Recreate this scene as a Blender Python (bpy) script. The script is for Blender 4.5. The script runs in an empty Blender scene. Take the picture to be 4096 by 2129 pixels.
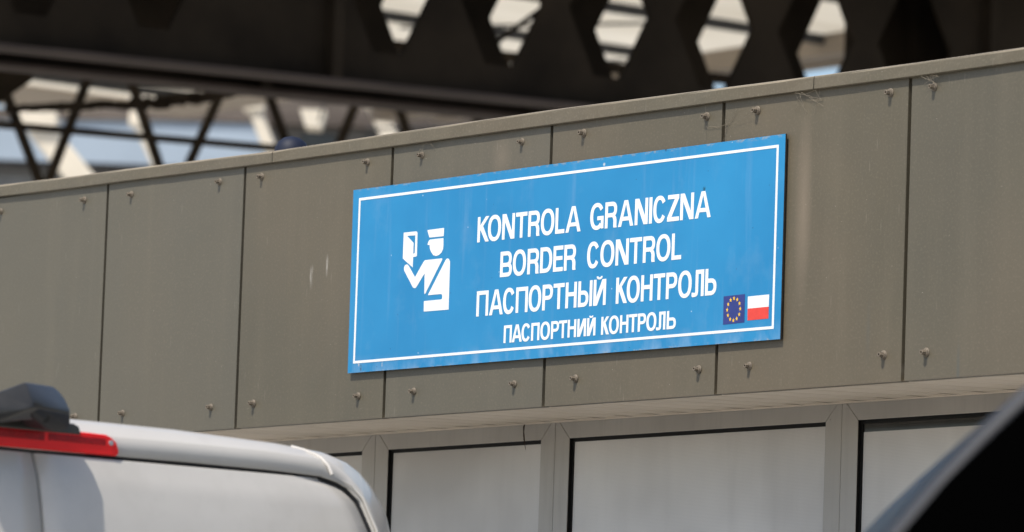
import bpy, bmesh, math, random
from mathutils import Vector, Matrix
from mathutils.geometry import delaunay_2d_cdt, convex_hull_2d
R = math.radians
random.seed(7)
scene = bpy.context.scene
COL = scene.collection

# ------------------------------------------------------------------ camera
HC = 1.30                                   # eye height of the photographer
PITCH, ROLL, FAC = R(6.1016), R(1.9482), R(37.38)
FPX, W0, H0 = 21863.0, 4096.0, 2129.0
FWD = Vector((0, math.cos(PITCH), math.sin(PITCH)))
_u = Vector((1, 0, 0)).cross(FWD)
RGT = Vector((1, 0, 0)) * math.cos(ROLL) + _u * math.sin(ROLL)
UPV = -Vector((1, 0, 0)) * math.sin(ROLL) + _u * math.cos(ROLL)
EYE = Vector((0, 0, HC))
cam = bpy.data.cameras.new("camera"); cam_o = bpy.data.objects.new("camera", cam); COL.objects.link(cam_o)
cam.sensor_width = 36; cam.lens = 36 * FPX / W0; cam.clip_start = 0.1; cam.clip_end = 2000
m = Matrix((RGT, UPV, -FWD)).transposed().to_4x4(); m.translation = EYE
cam_o.matrix_world = m
cam.dof.use_dof = True; cam.dof.focus_distance = 14.0; cam.dof.aperture_fstop = 5.6; cam.dof.aperture_blades = 0
scene.camera = cam_o
# ------------------------------------------------------------------ sky, sun, exposure
SUN_EL = R(58); SH = Vector((-0.64, -0.768, 0)).normalized()
SDIR = SH * math.cos(SUN_EL) + Vector((0, 0, math.sin(SUN_EL)))
world = bpy.data.worlds.new("World"); scene.world = world; world.use_nodes = True
wn = world.node_tree.nodes; wl = world.node_tree.links
bg = wn["Background"]; sky = wn.new("ShaderNodeTexSky"); sky.sky_type = 'NISHITA'; sky.sun_disc = False
sky.sun_elevation = SUN_EL; sky.sun_rotation = math.atan2(SH.x, SH.y); sky.dust_density = 2.0; sky.air_density = 1.0
wl.new(sky.outputs[0], bg.inputs[0]); bg.inputs[1].default_value = 0.125
sun = bpy.data.lights.new("sun", 'SUN'); sun.energy = 3.5; sun.angle = R(0.8); sun.color = (1.0, 0.95, 0.87)
sun_o = bpy.data.objects.new("sun", sun); COL.objects.link(sun_o); sun_o.location = (-20, -20, 40)
sun_o.rotation_euler = SDIR.to_track_quat('Z', 'Y').to_euler()
vs = scene.view_settings; vs.view_transform = 'Standard'; vs.look = 'None'; vs.exposure = 0.40; vs.gamma = 1.0
scene.render.film_transparent = False

# ------------------------------------------------------------------ helpers
def srgb(r, g, b):
    f = lambda c: (c / 255) / 12.92 if c / 255 <= 0.04045 else ((c / 255 + 0.055) / 1.055) ** 2.4
    return (f(r), f(g), f(b), 1)
def ray(px, py):
    return FWD + RGT * ((px - W0 / 2) / FPX) - UPV * ((py - H0 / 2) / FPX)
def at(px, py, y):                           # the world point that stands at distance y on that line of sight
    d = ray(px, py); return EYE + d * (y / d.y)
def tag(o, label=None, cat=None, group=None, kind=None):
    if label: o["label"] = label
    if cat: o["category"] = cat
    if group: o["group"] = group
    if kind: o["kind"] = kind
    return o
def empty(name, loc=(0, 0, 0), rz=0.0, label=None, cat=None, group=None):
    o = bpy.data.objects.new(name, None); COL.objects.link(o); o.location = loc; o.rotation_euler = (0, 0, rz)
    o.empty_display_size = 0.2
    return tag(o, label, cat, group)

class MB:
    def __init__(s): s.v = []; s.f = []; s.sm = []
    def add(s, vs, fs, smooth=False):
        b = len(s.v); s.v += [tuple(v) for v in vs]; s.f += [tuple(b + i for i in f) for f in fs]; s.sm += [smooth] * len(fs)
        return s
    def box(s, x0, x1, y0, y1, z0, z1):
        return s.add([(x0, y0, z0), (x1, y0, z0), (x1, y1, z0), (x0, y1, z0), (x0, y0, z1), (x1, y0, z1), (x1, y1, z1), (x0, y1, z1)],
                     [(0, 3, 2, 1), (4, 5, 6, 7), (0, 1, 5, 4), (1, 2, 6, 5), (2, 3, 7, 6), (3, 0, 4, 7)])
    def hexa(s, a, b):                       # two quads joined
        return s.add(list(a) + list(b), [(3, 2, 1, 0), (4, 5, 6, 7), (0, 1, 5, 4), (1, 2, 6, 5), (2, 3, 7, 6), (3, 0, 4, 7)])
    def prism(s, poly, d0, d1, axis='y'):    # polygon in (x,z) pushed along y
        n = len(poly)
        if axis == 'y': vs = [(x, d0, z) for x, z in poly] + [(x, d1, z) for x, z in poly]
        else: vs = [(x, z, d0) for x, z in poly] + [(x, z, d1) for x, z in poly]
        return s.add(vs, [tuple(range(n)), tuple(reversed(range(n, 2 * n)))] + [(i, n + i, n + (i + 1) % n, (i + 1) % n) for i in range(n)])
    def tube(s, pts, rad, n=10, cap=True):
        pts = [Vector(p) for p in pts]; rings = []
        if not isinstance(rad, (list, tuple)): rad = [rad] * len(pts)
        up = Vector((0, 0, 1))
        for i, p in enumerate(pts):
            t = (pts[min(i + 1, len(pts) - 1)] - pts[max(i - 1, 0)]).normalized()
            a = t.cross(up if abs(t.z) < 0.95 else Vector((1, 0, 0))).normalized(); b = t.cross(a)
            rings.append([p + (a * math.cos(2 * math.pi * k / n) + b * math.sin(2 * math.pi * k / n)) * rad[i] for k in range(n)])
        vs = [v for r in rings for v in r]; fs = []
        for i in range(len(pts) - 1):
            for k in range(n):
                fs.append((i * n + k, i * n + (k + 1) % n, (i + 1) * n + (k + 1) % n, (i + 1) * n + k))
        s.add(vs, fs, True)
        if cap: s.add(rings[0], [tuple(reversed(range(n)))]); s.add(rings[-1], [tuple(range(n))])
        return s
    def bar(s, a, b, w, h, up=(0, 0, 1)):     # rectangular bar from a to b
        a = Vector(a); b = Vector(b); t = (b - a).normalized(); x = t.cross(Vector(up)).normalized(); z = x.cross(t)
        q = lambda p: [p - x * w / 2 - z * h / 2, p + x * w / 2 - z * h / 2, p + x * w / 2 + z * h / 2, p - x * w / 2 + z * h / 2]
        return s.hexa(q(a), q(b))
    def grid(s, rows, smooth=True, flip=False):
        n = len(rows[0]); vs = [v for r in rows for v in r]; fs = []
        for i in range(len(rows) - 1):
            for k in range(n - 1):
                q = (i * n + k, i * n + k + 1, (i + 1) * n + k + 1, (i + 1) * n + k)
                fs.append(tuple(reversed(q)) if flip else q)
        return s.add(vs, fs, smooth)
    def build(s, name, mat, parent=None, bevel=0, fix=True, segs=2):
        me = bpy.data.meshes.new(name); me.from_pydata(s.v, [], s.f); me.update()
        for p, q in zip(me.polygons, s.sm): p.use_smooth = q
        if fix:
            bm = bmesh.new(); bm.from_mesh(me); bmesh.ops.recalc_face_normals(bm, faces=bm.faces); bm.to_mesh(me); bm.free()
        o = bpy.data.objects.new(name, me); COL.objects.link(o); me.materials.append(mat)
        if parent: o.parent = parent
        if bevel:
            b = o.modifiers.new("bevel", 'BEVEL'); b.width = bevel; b.segments = segs; b.limit_method = 'ANGLE'; b.angle_limit = R(35)
        return o

class Nt:                                    # short-hand for node trees
    def __init__(s, name):
        s.m = bpy.data.materials.new(name); s.m.use_nodes = True; s.t = s.m.node_tree
        s.b = s.t.nodes["Principled BSDF"]
    def n(s, typ, **kw):
        o = s.t.nodes.new("ShaderNode" + typ)
        for k, v in kw.items():
            if hasattr(o, k): setattr(o, k, v)
        return o
    def l(s, a, b): s.t.links.new(a, b)
    def coord(s, ref=None, scale=(1, 1, 1)):
        c = s.n("TexCoord"); mp = s.n("Mapping"); mp.inputs["Scale"].default_value = scale
        if ref: c.object = ref
        s.l(c.outputs["Object"], mp.inputs["Vector"]); return mp.outputs["Vector"]
    def noise(s, co, scale, detail=4, rough=0.55):
        o = s.n("TexNoise"); o.inputs["Scale"].default_value = scale; o.inputs["Detail"].default_value = detail; o.inputs["Roughness"].default_value = rough
        s.l(co, o.inputs["Vector"]); return o.outputs["Fac"]
    def ramp(s, fac, *stops):
        o = s.n("ValToRGB"); e = o.color_ramp.elements
        while len(e) < len(stops): e.new(0.5)
        for i, (p, c) in enumerate(stops):
            e[i].position = p; e[i].color = c if len(c) == 4 else (*c, 1)
        s.l(fac, o.inputs["Fac"]); return o.outputs["Color"]
    def rng(s, v, a, b, c, d):
        o = s.n("MapRange"); o.clamp = True
        for i, x in zip(range(1, 5), (a, b, c, d)): o.inputs[i].default_value = x
        s.l(v, o.inputs[0]); return o.outputs[0]
    def mix(s, fac, a, b, mode='MIX'):
        o = s.n("Mix"); o.data_type = 'RGBA'; o.blend_type = mode
        for sock, v in ((o.inputs["Factor"], fac), (o.inputs[6], a), (o.inputs[7], b)):
            if hasattr(v, "links"): s.l(v, sock)
            else: sock.default_value = v
        return o.outputs[2]
    def mth(s, op, a, b=0.0):
        o = s.n("Math", operation=op)
        for i, v in enumerate((a, b)):
            if hasattr(v, "links"): s.l(v, o.inputs[i])
            else: o.inputs[i].default_value = v
        return o.outputs[0]
    def bump(s, h, strength=0.2, dist=0.002):
        o = s.n("Bump"); o.inputs["Strength"].default_value = strength; o.inputs["Distance"].default_value = dist
        s.l(h, o.inputs["Height"]); s.l(o.outputs[0], s.b.inputs["Normal"])
    def set(s, color=None, rough=None, spec=None, metal=None, coat=None):
        for k, v in (("Base Color", color), ("Roughness", rough), ("Specular IOR Level", spec), ("Metallic", metal), ("Coat Weight", coat)):
            if v is None: continue
            if hasattr(v, "links"): s.l(v, s.b.inputs[k])
            else: s.b.inputs[k].default_value = v
        return s.m

def simple(name, col, rough=0.5, spec=0.5, var=0.12, scale=6.0, metal=0.0, coat=0.0):
    t = Nt(name); co = t.coord(); f = t.noise(co, scale, 5)
    dark = tuple(c * (1 - var) for c in col[:3]) + (1,); lite = tuple(min(1, c * (1 + var)) for c in col[:3]) + (1,)
    return t.set(t.ramp(f, (0.3, dark), (0.7, lite)), rough, spec, metal, coat)

# ------------------------------------------------------------------ ground
def ground_mat():
    t = Nt("pale concrete"); co = t.coord()
    c = t.ramp(t.noise(co, 0.6, 6), (0.3, (0.44, 0.42, 0.375, 1)), (0.7, (0.54, 0.515, 0.465, 1)))
    c = t.mix(t.rng(t.noise(co, 90, 3), 0.45, 0.7, 0, 0.4), c, (0.33, 0.315, 0.29, 1))
    t.bump(t.noise(co, 120, 3), 0.3, 0.004)
    return t.set(c, 0.9, 0.3)
tag(MB().add([(-400, -300, 0), (400, -300, 0), (400, 500, 0), (-400, 500, 0)], [(0, 1, 2, 3)]).build("ground", ground_mat()), kind="structure")

# ------------------------------------------------------------------ the booth: local x along the front, y into it, z up
FRONT = EYE + FWD * 14.3
ZF = FRONT.z                                 # fascia heights below are measured from here
booth = empty("border_booth", (FRONT.x, FRONT.y, 0), -(math.pi / 2 - FAC),
              "low border booth clad in bolted olive grey panels above a row of grey framed windows", "building")
booth.rotation_euler = (0, 0, math.atan2(-math.cos(FAC), math.sin(FAC)))

def streaks(t, co_ref, sx, sz):              # vertical dirt runs
    co = t.coord(co_ref, (sx, 1, sz)); return t.noise(co, 1.0, 5, 0.6)
def panel_mat(name, base, dusty=1.0):
    t = Nt(name); co = t.coord(booth)
    big = t.noise(co, 2.1, 4); st = streaks(t, booth, 11, 0.8); fine = t.noise(co, 260, 2)
    b = Vector(base); lo = tuple(b * 0.84) + (1,); hi = tuple(b * 1.12) + (1,)
    c = t.ramp(big, (0.3, lo), (0.72, hi))
    c = t.mix(t.rng(t.noise(co, 1.1, 3), 0.42, 0.64, 0, 0.7), c, (0.126, 0.098, 0.062, 1))
    oi = t.n("ObjectInfo")
    c = t.mix(t.rng(oi.outputs["Random"], 0, 1, 0.1, 0.75), c, (0.104, 0.0965, 0.074, 1))                  # no two panels quite alike
    dust = (0.235, 0.198, 0.140, 1)
    c = t.mix(t.rng(st, 0.50, 0.80, 0, 0.12 * dusty), c, dust)                       # dusty runs
    c = t.mix(t.rng(st, 0.46, 0.15, 0, 0.12), c, (0.085, 0.086, 0.075, 1))           # darker washed runs
    c = t.mix(t.rng(t.noise(co, 150, 3, 0.7), 0.52, 0.75, 0, 0.30 * dusty), c, dust)                     # grain of dust
    vo = t.n("TexVoronoi"); vo.inputs["Scale"].default_value = 34; t.l(co, vo.inputs["Vector"])
    spk = t.rng(vo.outputs["Distance"], 0.045, 0.02, 0, 1)
    sep = t.n("SeparateColor"); t.l(vo.outputs["Color"], sep.inputs[0])
    spk = t.mth('MULTIPLY', spk, t.rng(sep.outputs[0], 0.55, 0.6, 0, 0.75))
    c = t.mix(spk, c, (0.42, 0.38, 0.31, 1))                                         # flecks
    co2 = t.coord(booth, (70, 1, 7)); vo2 = t.n("TexVoronoi"); vo2.inputs["Scale"].default_value = 1.0; t.l(co2, vo2.inputs["Vector"])
    sp2 = t.n("SeparateColor"); t.l(vo2.outputs["Color"], sp2.inputs[0])
    sc = t.mth('MULTIPLY', t.rng(vo2.outputs["Distance"], 0.13, 0.04, 0, 1), t.rng(sp2.outputs[1], 0.955, 0.975, 0, 0.28))
    c = t.mix(sc, c, (0.28, 0.25, 0.20, 1))                                         # short scratches
    t.bump(t.mth('ADD', t.mth('MULTIPLY', t.noise(co, 4.5, 2), 3.0), t.mth('MULTIPLY', fine, 0.12)), 0.22, 0.004)
    rg = t.rng(big, 0.3, 0.7, 0.42, 0.58)
    return t, c, rg, co
def spot(t, co, x, z, rx, rz, soft=0.5):      # one elliptical mark on the booth front
    s = t.n("SeparateXYZ"); t.l(co, s.inputs[0])
    dx = t.mth('DIVIDE', t.mth('SUBTRACT', s.outputs[0], x), rx); dz = t.mth('DIVIDE', t.mth('SUBTRACT', s.outputs[2], z), rz)
    d = t.mth('SQRT', t.mth('ADD', t.mth('MULTIPLY', dx, dx), t.mth('MULTIPLY', dz, dz)))
    return t.rng(d, 1.0, soft, 0, 1)
PB = (0.099, 0.0835, 0.053)
t, c, rg, co = panel_mat("olive grey panel", PB)
br = t.noise(t.coord(booth, (160, 1, 22)), 1.0, 3)
for (x, z, rx, rz) in ((-0.905, 0.03, 0.012, 0.04), (-0.835, 0.055, 0.009, 0.035)):   # two pale scrapes left of the sign
    k = t.mth('MULTIPLY', spot(t, co, x, ZF + z, rx, rz, 0.2), t.rng(br, 0.42, 0.62, 0, 0.55)); c = t.mix(k, c, (0.5, 0.47, 0.42, 1))
for (x, z, rx, rz, f) in ((1.168, 0.07, 0.035, 0.26, 0.40), (1.62, 0.40, 0.03, 0.06, 0.35), (-0.06, 0.29, 0.05, 0.07, 0.2)):  # soft warm brown patches
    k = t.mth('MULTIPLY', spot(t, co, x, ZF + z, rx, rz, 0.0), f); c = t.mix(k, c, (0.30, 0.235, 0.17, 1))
for (x, z, rx, rz, f) in ((1.745, -0.36, 0.008, 0.085, 0.6), (1.42, -0.25, 0.01, 0.09, 0.25)):   # dark run marks
    k = t.mth('MULTIPLY', spot(t, co, x, ZF + z, rx, rz, 0.1), f); c = t.mix(k, c, (0.075, 0.085, 0.08, 1))
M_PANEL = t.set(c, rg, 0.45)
t, c, rg, co = panel_mat("dusty grey capping", (0.122, 0.103, 0.067), 1.8); 
gn = t.n("NewGeometry"); gs = t.n("SeparateXYZ"); t.l(gn.outputs["Normal"], gs.inputs[0])
c = t.mix(t.rng(gs.outputs[2], 0.2, 0.6, 0, 0.85), c, (0.36, 0.30, 0.215, 1))        # dusty upper edge, its bright sunlit rim painted into the colour
M_CAP = t.set(c, rg, 0.4)
M_GAP = simple("dark cavity", (0.012, 0.011, 0.010), 0.9, 0.1)
M_BOLT = simple("dusty zinc bolt", (0.165, 0.136, 0.102), 0.55, 0.4, 0.35, 220)
def soffit_mat():
    t = Nt("cream soffit board"); co = t.coord(booth)
    c = t.ramp(t.noise(co, 3.0, 5), (0.3, (0.60, 0.53, 0.44, 1)), (0.7, (0.70, 0.62, 0.52, 1)))
    c = t.mix(t.rng(t.noise(t.coord(booth, (14, 2, 1)), 1.0, 4), 0.55, 0.8, 0, 0.35), c, (0.33, 0.29, 0.24, 1))
    return t.set(c, 0.55, 0.35)
M_SOFF = soffit_mat()
def frame_mat():
    t = Nt("grey window frame"); co = t.coord(booth)
    c = t.ramp(t.noise(co, 5.0, 5), (0.3, (0.385, 0.365, 0.335, 1)), (0.7, (0.44, 0.42, 0.385, 1)))
    c = t.mix(t.rng(streaks(t, booth, 60, 3), 0.52, 0.8, 0, 0.35), c, (0.28, 0.26, 0.235, 1))
    vo = t.n("TexVoronoi"); vo.inputs["Scale"].default_value = 22; t.l(co, vo.inputs["Vector"])
    sp = t.n("SeparateColor"); t.l(vo.outputs["Color"], sp.inputs[0])
    c = t.mix(t.mth('MULTIPLY', t.rng(vo.outputs["Distance"], 0.06, 0.03, 0, 1), t.rng(sp.outputs[0], 0.8, 0.85, 0, 0.7)), c, (0.12, 0.11, 0.10, 1))
    return t.set(c, 0.42, 0.5)
M_FRAME = frame_mat()
M_RUB = simple("black rubber gasket", (0.010, 0.010, 0.010), 0.6, 0.2)
M_GLASS = simple("dark window glass", (0.030, 0.029, 0.027), 0.08, 0.5, 0.3, 9)
def film_mat():
    t = Nt("pale perforated film"); co = t.coord(booth)
    c = t.ramp(t.noise(co, 1.7, 3), (0.30, (0.50, 0.48, 0.46, 1)), (0.70, (0.78, 0.76, 0.73, 1)))
    c = t.mix(t.rng(t.noise(t.coord(booth, (9, 1, 0.8)), 1.0, 3), 0.48, 0.75, 0, 0.35), c, (0.45, 0.43, 0.41, 1))
    # rows of small punched holes, 7 mm apart
    m1 = t.coord(booth, (1 / 0.0036, 1, 1 / 0.0036)); s = t.n("SeparateXYZ"); t.l(m1, s.inputs[0])
    fx = t.mth('SUBTRACT', t.mth('FRACT', t.mth('ADD', s.outputs[0], t.mth('MULTIPLY', t.mth('FLOOR', s.outputs[2]), 0.5))), 0.5)
    fz = t.mth('SUBTRACT', t.mth('FRACT', s.outputs[2]), 0.5)
    d = t.mth('SQRT', t.mth('ADD', t.mth('MULTIPLY', fx, fx), t.mth('MULTIPLY', fz, fz)))
    c = t.mix(t.rng(d, 0.30, 0.22, 0, 0.22), c, (0.10, 0.095, 0.09, 1))
    return t.set(c, 0.30, 0.55)
M_FILM = film_mat()
M_WALL = simple("booth lower wall", (0.30, 0.29, 0.27), 0.7)

SEAM0, PITCHP = -1.9436, 0.6985
seams = [SEAM0 + PITCHP * k for k in range(-3, 9)]
TB = -0.3756                                 # lower edge of the fascia
def tcap(s, lo):                             # the capping runs slightly wavy
    pts = ((-4.1, .384, .4200), (-2.53, .3690, .4052), (-2.12, .3640, .4005), (-1.86, .3635, .4000), (-1.10, .3580, .3920), (-.54, .3575, .3955), (.17, .3575, .3985),
           (1.21, .3560, .3905), (1.60, .3540, .3885), (1.95, .3545, .3895), (3.7, .352, .386))
    for a, b in zip(pts, pts[1:]):
        if a[0] <= s <= b[0]:
            k = (s - a[0]) / (b[0] - a[0]); i = 1 if lo else 2; return a[i] * (1 - k) + b[i] * k
    return pts[-1][1 if lo else 2]
# body of the booth behind its cladding
MB().box(-4.03, 3.636, 0.030, 0.44, ZF - 0.335, ZF + 0.335).build("fascia_core", M_GAP, booth)
MB().box(-4.00, 3.65, 0.50, 4.0, ZF - 0.40, ZF + 0.33).build("roof_box", M_WALL, booth)
MB().box(-4.00, 3.65, 0.475, 4.0, 0, ZF - 1.30).build("wall", M_WALL, booth)
MB().box(-4.00, 3.65, 0.56, 4.0, ZF - 1.30, ZF - 0.40).build("interior", M_GAP, booth)

for xa, xb in ((-4.052, -4.043), (3.648, 3.657)):      # the fascia returns round both ends
    MB().box(xa, xb, .004, 4.02, ZF + TB, ZF + .362).build("end_panel", M_PANEL, booth)
# bolt mesh, shared by all copies: washers, flange and a hexagonal head with a socket
def bolt_mesh():
    b = MB(); n = 20
    prof = [(0.0112, 0.0), (0.0112, -0.0020), (0.0100, -0.0036), (0.0088, -0.0038), (0.0086, -0.0060), (0.0064, -0.0066)]
    rows = [[(r * math.cos(2 * math.pi * k / n), d, r * math.sin(2 * math.pi * k / n)) for k in range(n + 1)] for r, d in prof]
    b.grid(rows, False)
    hx = lambda r, d, k=6: [(r * math.cos(2 * math.pi * i / k), d, r * math.sin(2 * math.pi * i / k)) for i in range(k + 1)]
    b.grid([hx(.0062, -.0060), hx(.0062, -.0165), hx(.0056, -.0178), hx(.0034, -.0178), hx(.0030, -.0120)], False)
    b.add([(.0030 * math.cos(math.pi * i / 3), -.0120, .0030 * math.sin(math.pi * i / 3)) for i in range(6)], [tuple(range(6))])
    return b
bolt0 = None
def bolt_at(s, tt, parent):
    global bolt0
    if bolt0 is None: o = bolt0 = bolt_mesh().build("bolt", M_BOLT, parent)
    else:
        o = bolt0.copy(); COL.objects.link(o); o.parent = parent
    o.scale = [random.uniform(.88, 1.03)] * 3; o.location = (s, 0, ZF + tt); o.rotation_euler = (random.uniform(-.05, .05), random.uniform(0, 6.28), random.uniform(-.05, .05))
BT = {-2: (-2.6393 + .10,), }
topb = [-2.068, -1.8168, -1.3105, -1.1607, -.6631, -.4116, .0859, .2866, .7838, .9802, 1.4775, 1.6332]
for i in range(len(seams) - 1):
    a, b = seams[i] + .0062, seams[i + 1] - .0062
    n = 6
    mb = MB()
    # a thin tray: front sheet slightly oil-canned between its bolts, edges returned to the core
    xs = [a + (b - a) * k / n for k in range(n + 1)]; zs = [TB + (.366 - TB) * k / n for k in range(n + 1)]
    amp = random.uniform(-.0014, .0014); tl = random.uniform(-.0012, .0012)
    rows = []
    for z in zs:
        fz = (z - TB) / (.366 - TB)
        rows.append([(x, amp * math.sin(math.pi * (x - a) / (b - a)) * math.sin(math.pi * fz) + tl * (fz - .5), ZF + z) for x in xs])
    mb.grid(rows, True)
    mb.add([(a, rows[0][0][1], ZF + TB), (a, rows[-1][0][1], ZF + .366), (a, .026, ZF + .366), (a, .026, ZF + TB)], [(0, 1, 2, 3)])
    mb.add([(b, rows[0][-1][1], ZF + TB), (b, rows[-1][-1][1], ZF + .366), (b, .026, ZF + .366), (b, .026, ZF + TB)], [(0, 1, 2, 3)])
    mb.add([rows[0][0], rows[0][-1], (b, .026, ZF + TB), (a, .026, ZF + TB)], [(0, 1, 2, 3)])
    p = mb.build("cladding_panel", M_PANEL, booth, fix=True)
    for s_off in (.122, -.126):
        for tt in (.3253, -.3104):
            s = (seams[i] + .122) if s_off > 0 else (seams[i + 1] - .126)
            near = [q for q in topb if abs(q - s) < .06]
            s = near[0] if near else s
            bolt_at(s + random.uniform(-.002, .002), tt + random.uniform(-.0015, .0015), p)
# capping in lengths that butt with a fine joint
caps = [-4.06, -1.0975, 1.2080, 3.665]
for a, b in zip(caps, caps[1:]):
    n = max(4, int((b - a) / .12)); prof = []
    for k in range(n + 1):
        s = a + .0012 + (b - a - .0024) * k / n; lo, hi = ZF + tcap(s, True), ZF + tcap(s, False)
        wob = random.uniform(-.0006, .0006)
        prof.append([(s, .026, lo), (s, -.0105, lo + wob), (s, -.0130 + wob, lo + .002), (s, -.0130 - wob, hi - .0065), (s, -.0115, hi - .0022), (s, -.0055, hi), (s, .30, hi - .006)])
    MB().grid(prof, False).build("capping", M_CAP, booth)
# soffit: narrow boards with a groove between, rising a little to the window wall
sp = .11675; s0 = -1.4321
mb = MB(); k0, k1 = -21, 43
for k in range(k0, k1):
    a = s0 + sp * k; b = a + sp
    zf, zb = ZF - .3742, ZF - .3600
    w0, w1, q = .0040, .0130, .385
    zq = zf + (zb - zf) * (q - .004) / .432
    for (ya, yb, za, zb_, wa, wb, da, db) in ((.004, q, zf, zq, w0, w0, .009, .010), (q, .436, zq, zb, w0, w1, .010, .020)):
        mb.add([(a + wa, ya, za), (b - wa, ya, za), (b - wb, yb, zb_), (a + wb, yb, zb_)], [(0, 1, 2, 3)])
        if wa != wb: continue                # the groove runs out into an open slot at the bead
        mb.add([(b - wa, ya, za), (b, ya, za + da), (b, yb, zb_ + db), (b - wb, yb, zb_)], [(0, 1, 2, 3)])
        mb.add([(b, ya, za + da), (b + wa, ya, za), (b + wb, yb, zb_), (b, yb, zb_ + db)], [(0, 1, 2, 3)])
mb.build("soffit", M_SOFF, booth, fix=False)
MB().box(-3.95, 3.62, .434, .4485, ZF - .3635, ZF - .3500).build("edge_bead", M_SOFF, booth, .002)
# windows
DW = .450
wins = [(-3.20, -2.02, -.41), (-2.02, -1.198, -.41), (-1.198, -.3705, -.41), (-.3705, .8120, -.41), (.8120, 1.994, -.4375), (1.994, 3.17, -.4375)]
FT, FB, FW = ZF - .345, ZF - 1.28, .0620
for (a, b, film_top) in wins:
    g = .0007
    a += g; b -= g
    f = MB()
    A = [(a, FT), (b, FT), (b, FB), (a, FB)]; I = [(a + FW, FT - FW), (b - FW, FT - FW), (b - FW, FB + FW), (a + FW, FB + FW)]
    for i in range(4):
        j = (i + 1) % 4
        q = [Vector(A[i]), Vector(A[j]), Vector(I[j]), Vector(I[i])]
        c = sum(q, Vector((0, 0))) / 4
        e = (q[1] - q[0]).normalized() * .0006
        q = [q[0] + e, q[1] - e, q[2] - e, q[3] + e]
        f.hexa([(v.x, DW, v.y) for v in q], [(v.x, DW + .07, v.y) for v in q])
    fr = f.build("window", M_FRAME, booth, .0012, segs=1)
    gk = MB(); x0, x1, z1, z0 = a + FW, b - FW, FT - FW, FB + FW
    w = .0095; e = .0008
    for (p0, p1, p2, p3) in ((x0 + e, x0 + w, z0, z1 - e), (x1 - w, x1 - e, z0, z1 - e), (x0 + w, x1 - w, z1 - w, z1 - e), (x0 + w, x1 - w, z0, z0 + w)):
        gk.box(p0, p1, DW + .0098, DW + .03, p2, p3)
    for (p0, p1, p2, p3) in ((x0, x0 + e, z0, z1), (x1 - e, x1, z0, z1), (x0 + e, x1 - e, z1 - e, z1)):   # lining of the rebate
        gk.box(p0, p1, DW + .0015, DW + .03, p2, p3)
    gk.build("gasket", M_RUB, fr)
    MB().box(x0 + .004, x1 - .004, DW + .0125, DW + .0165, z0, z1 - .004).build("pane", M_GLASS, fr)
    MB().box(x0 + w + .001, x1 - w - .001, DW + .0118, DW + .0122, z0 + .01, min(ZF + film_top, z1 - w - .0005)).build("film", M_FILM, fr)

# ------------------------------------------------------------------ the sign
M_BLUE = None
sign = empty("border_sign", (0, 0, 0), 0, "wide blue border control sign with white lettering, officer pictogram and two small flags", "sign")
sign.location = FRONT.xyz + Matrix.Rotation(booth.rotation_euler.z, 3, 'Z') @ Vector((.20, 0, 0)); sign.location.z = ZF
sign.rotation_euler = booth.rotation_euler
OX = .20
def blue_mat():
    t = Nt("weathered blue sign sheet"); co = t.coord()
    c = t.ramp(t.noise(co, 2.6, 4), (0.3, (0.0085, 0.190, 0.415, 1)), (0.7, (0.018, 0.238, 0.485, 1)))
    st = t.noise(t.coord(None, (24, 1, 1.5)), 1.0, 5, 0.6)
    c = t.mix(t.rng(st, 0.55, 0.8, 0, 0.22), c, (0.22, 0.34, 0.52, 1))
    s = t.n("SeparateXYZ"); t.l(co, s.inputs[0])
    low = t.mth('MULTIPLY', t.rng(s.outputs[2], -0.20, -0.25, 0, 1), t.rng(t.noise(t.coord(None, (16, 1, 9)), 1.0, 4), 0.45, 0.7, 0, 0.45))
    c = t.mix(low, c, (0.34, 0.46, 0.62, 1))                                         # scuffed lower margin
    for sc, th, col, am in ((34, .030, (0.01, 0.05, 0.14, 1), .9), (21, .022, (0.62, 0.70, 0.78, 1), .85)):
        vo = t.n("TexVoronoi"); vo.inputs["Scale"].default_value = sc; t.l(co, vo.inputs["Vector"])
        sp_ = t.n("SeparateColor"); t.l(vo.outputs["Color"], sp_.inputs[0])
        k = t.mth('MULTIPLY', t.rng(vo.outputs["Distance"], th * 2, th, 0, am), t.rng(sp_.outputs[0], 0.6, 0.65, 0, 1))
        c = t.mix(k, c, col)
    en = t.noise(t.coord(None, (45, 1, 90)), 1.0, 4, 0.7)
    for z0_, z1_, lo_, hi_, col in ((.2455, .2530, .50, .62, (0.30, 0.30, 0.28, 1)), (-.2445, -.2520, .52, .64, (0.33, 0.36, 0.38, 1)), (.2490, .2535, .40, .30, (0.03, 0.05, 0.08, 1))):
        c = t.mix(t.mth('MULTIPLY', t.rng(s.outputs[2], z0_, z1_, 0, 1), t.rng(en, lo_, hi_, 0, .8)), c, col)       # chipped edges
    ch = t.noise(co, 160, 3)
    for (x_, z_, rx_, rz_, col) in ((.597, .142, .0075, .0080, (0.0, 0.045, 0.075, 1)), (-.842, -.237, .005, .012, (0.02, 0.025, 0.03, 1)), (-.852, -.228, .004, .006, (0.5, 0.45, 0.42, 1)), (.19, .236, .006, .006, (0.6, 0.62, 0.62, 1)),
                                    (-.745, -.232, .003, .010, (0.45, 0.42, 0.40, 1)), (.44, .2535, .004, .006, (0.02, 0.02, 0.02, 1))):
        k = t.mth('MULTIPLY', spot(t, co, x_, z_, rx_, rz_, 0.3), t.rng(ch, 0.36, 0.50, 0, .9)); c = t.mix(k, c, col)
    c = t.mix(t.rng(t.noise(co, 7.0, 6, 0.7), 0.55, 0.75, 0, 0.16), c, (0.20, 0.34, 0.50, 1))
    t.bump(t.noise(co, 3.0, 2), 0.12, 0.004)
    return t.set(c, 0.38, 0.45)
M_BLUE = blue_mat()
M_SEDGE = simple("sign board edge", (0.045, 0.036, 0.030), 0.8, 0.2, 0.3, 60)
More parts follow.
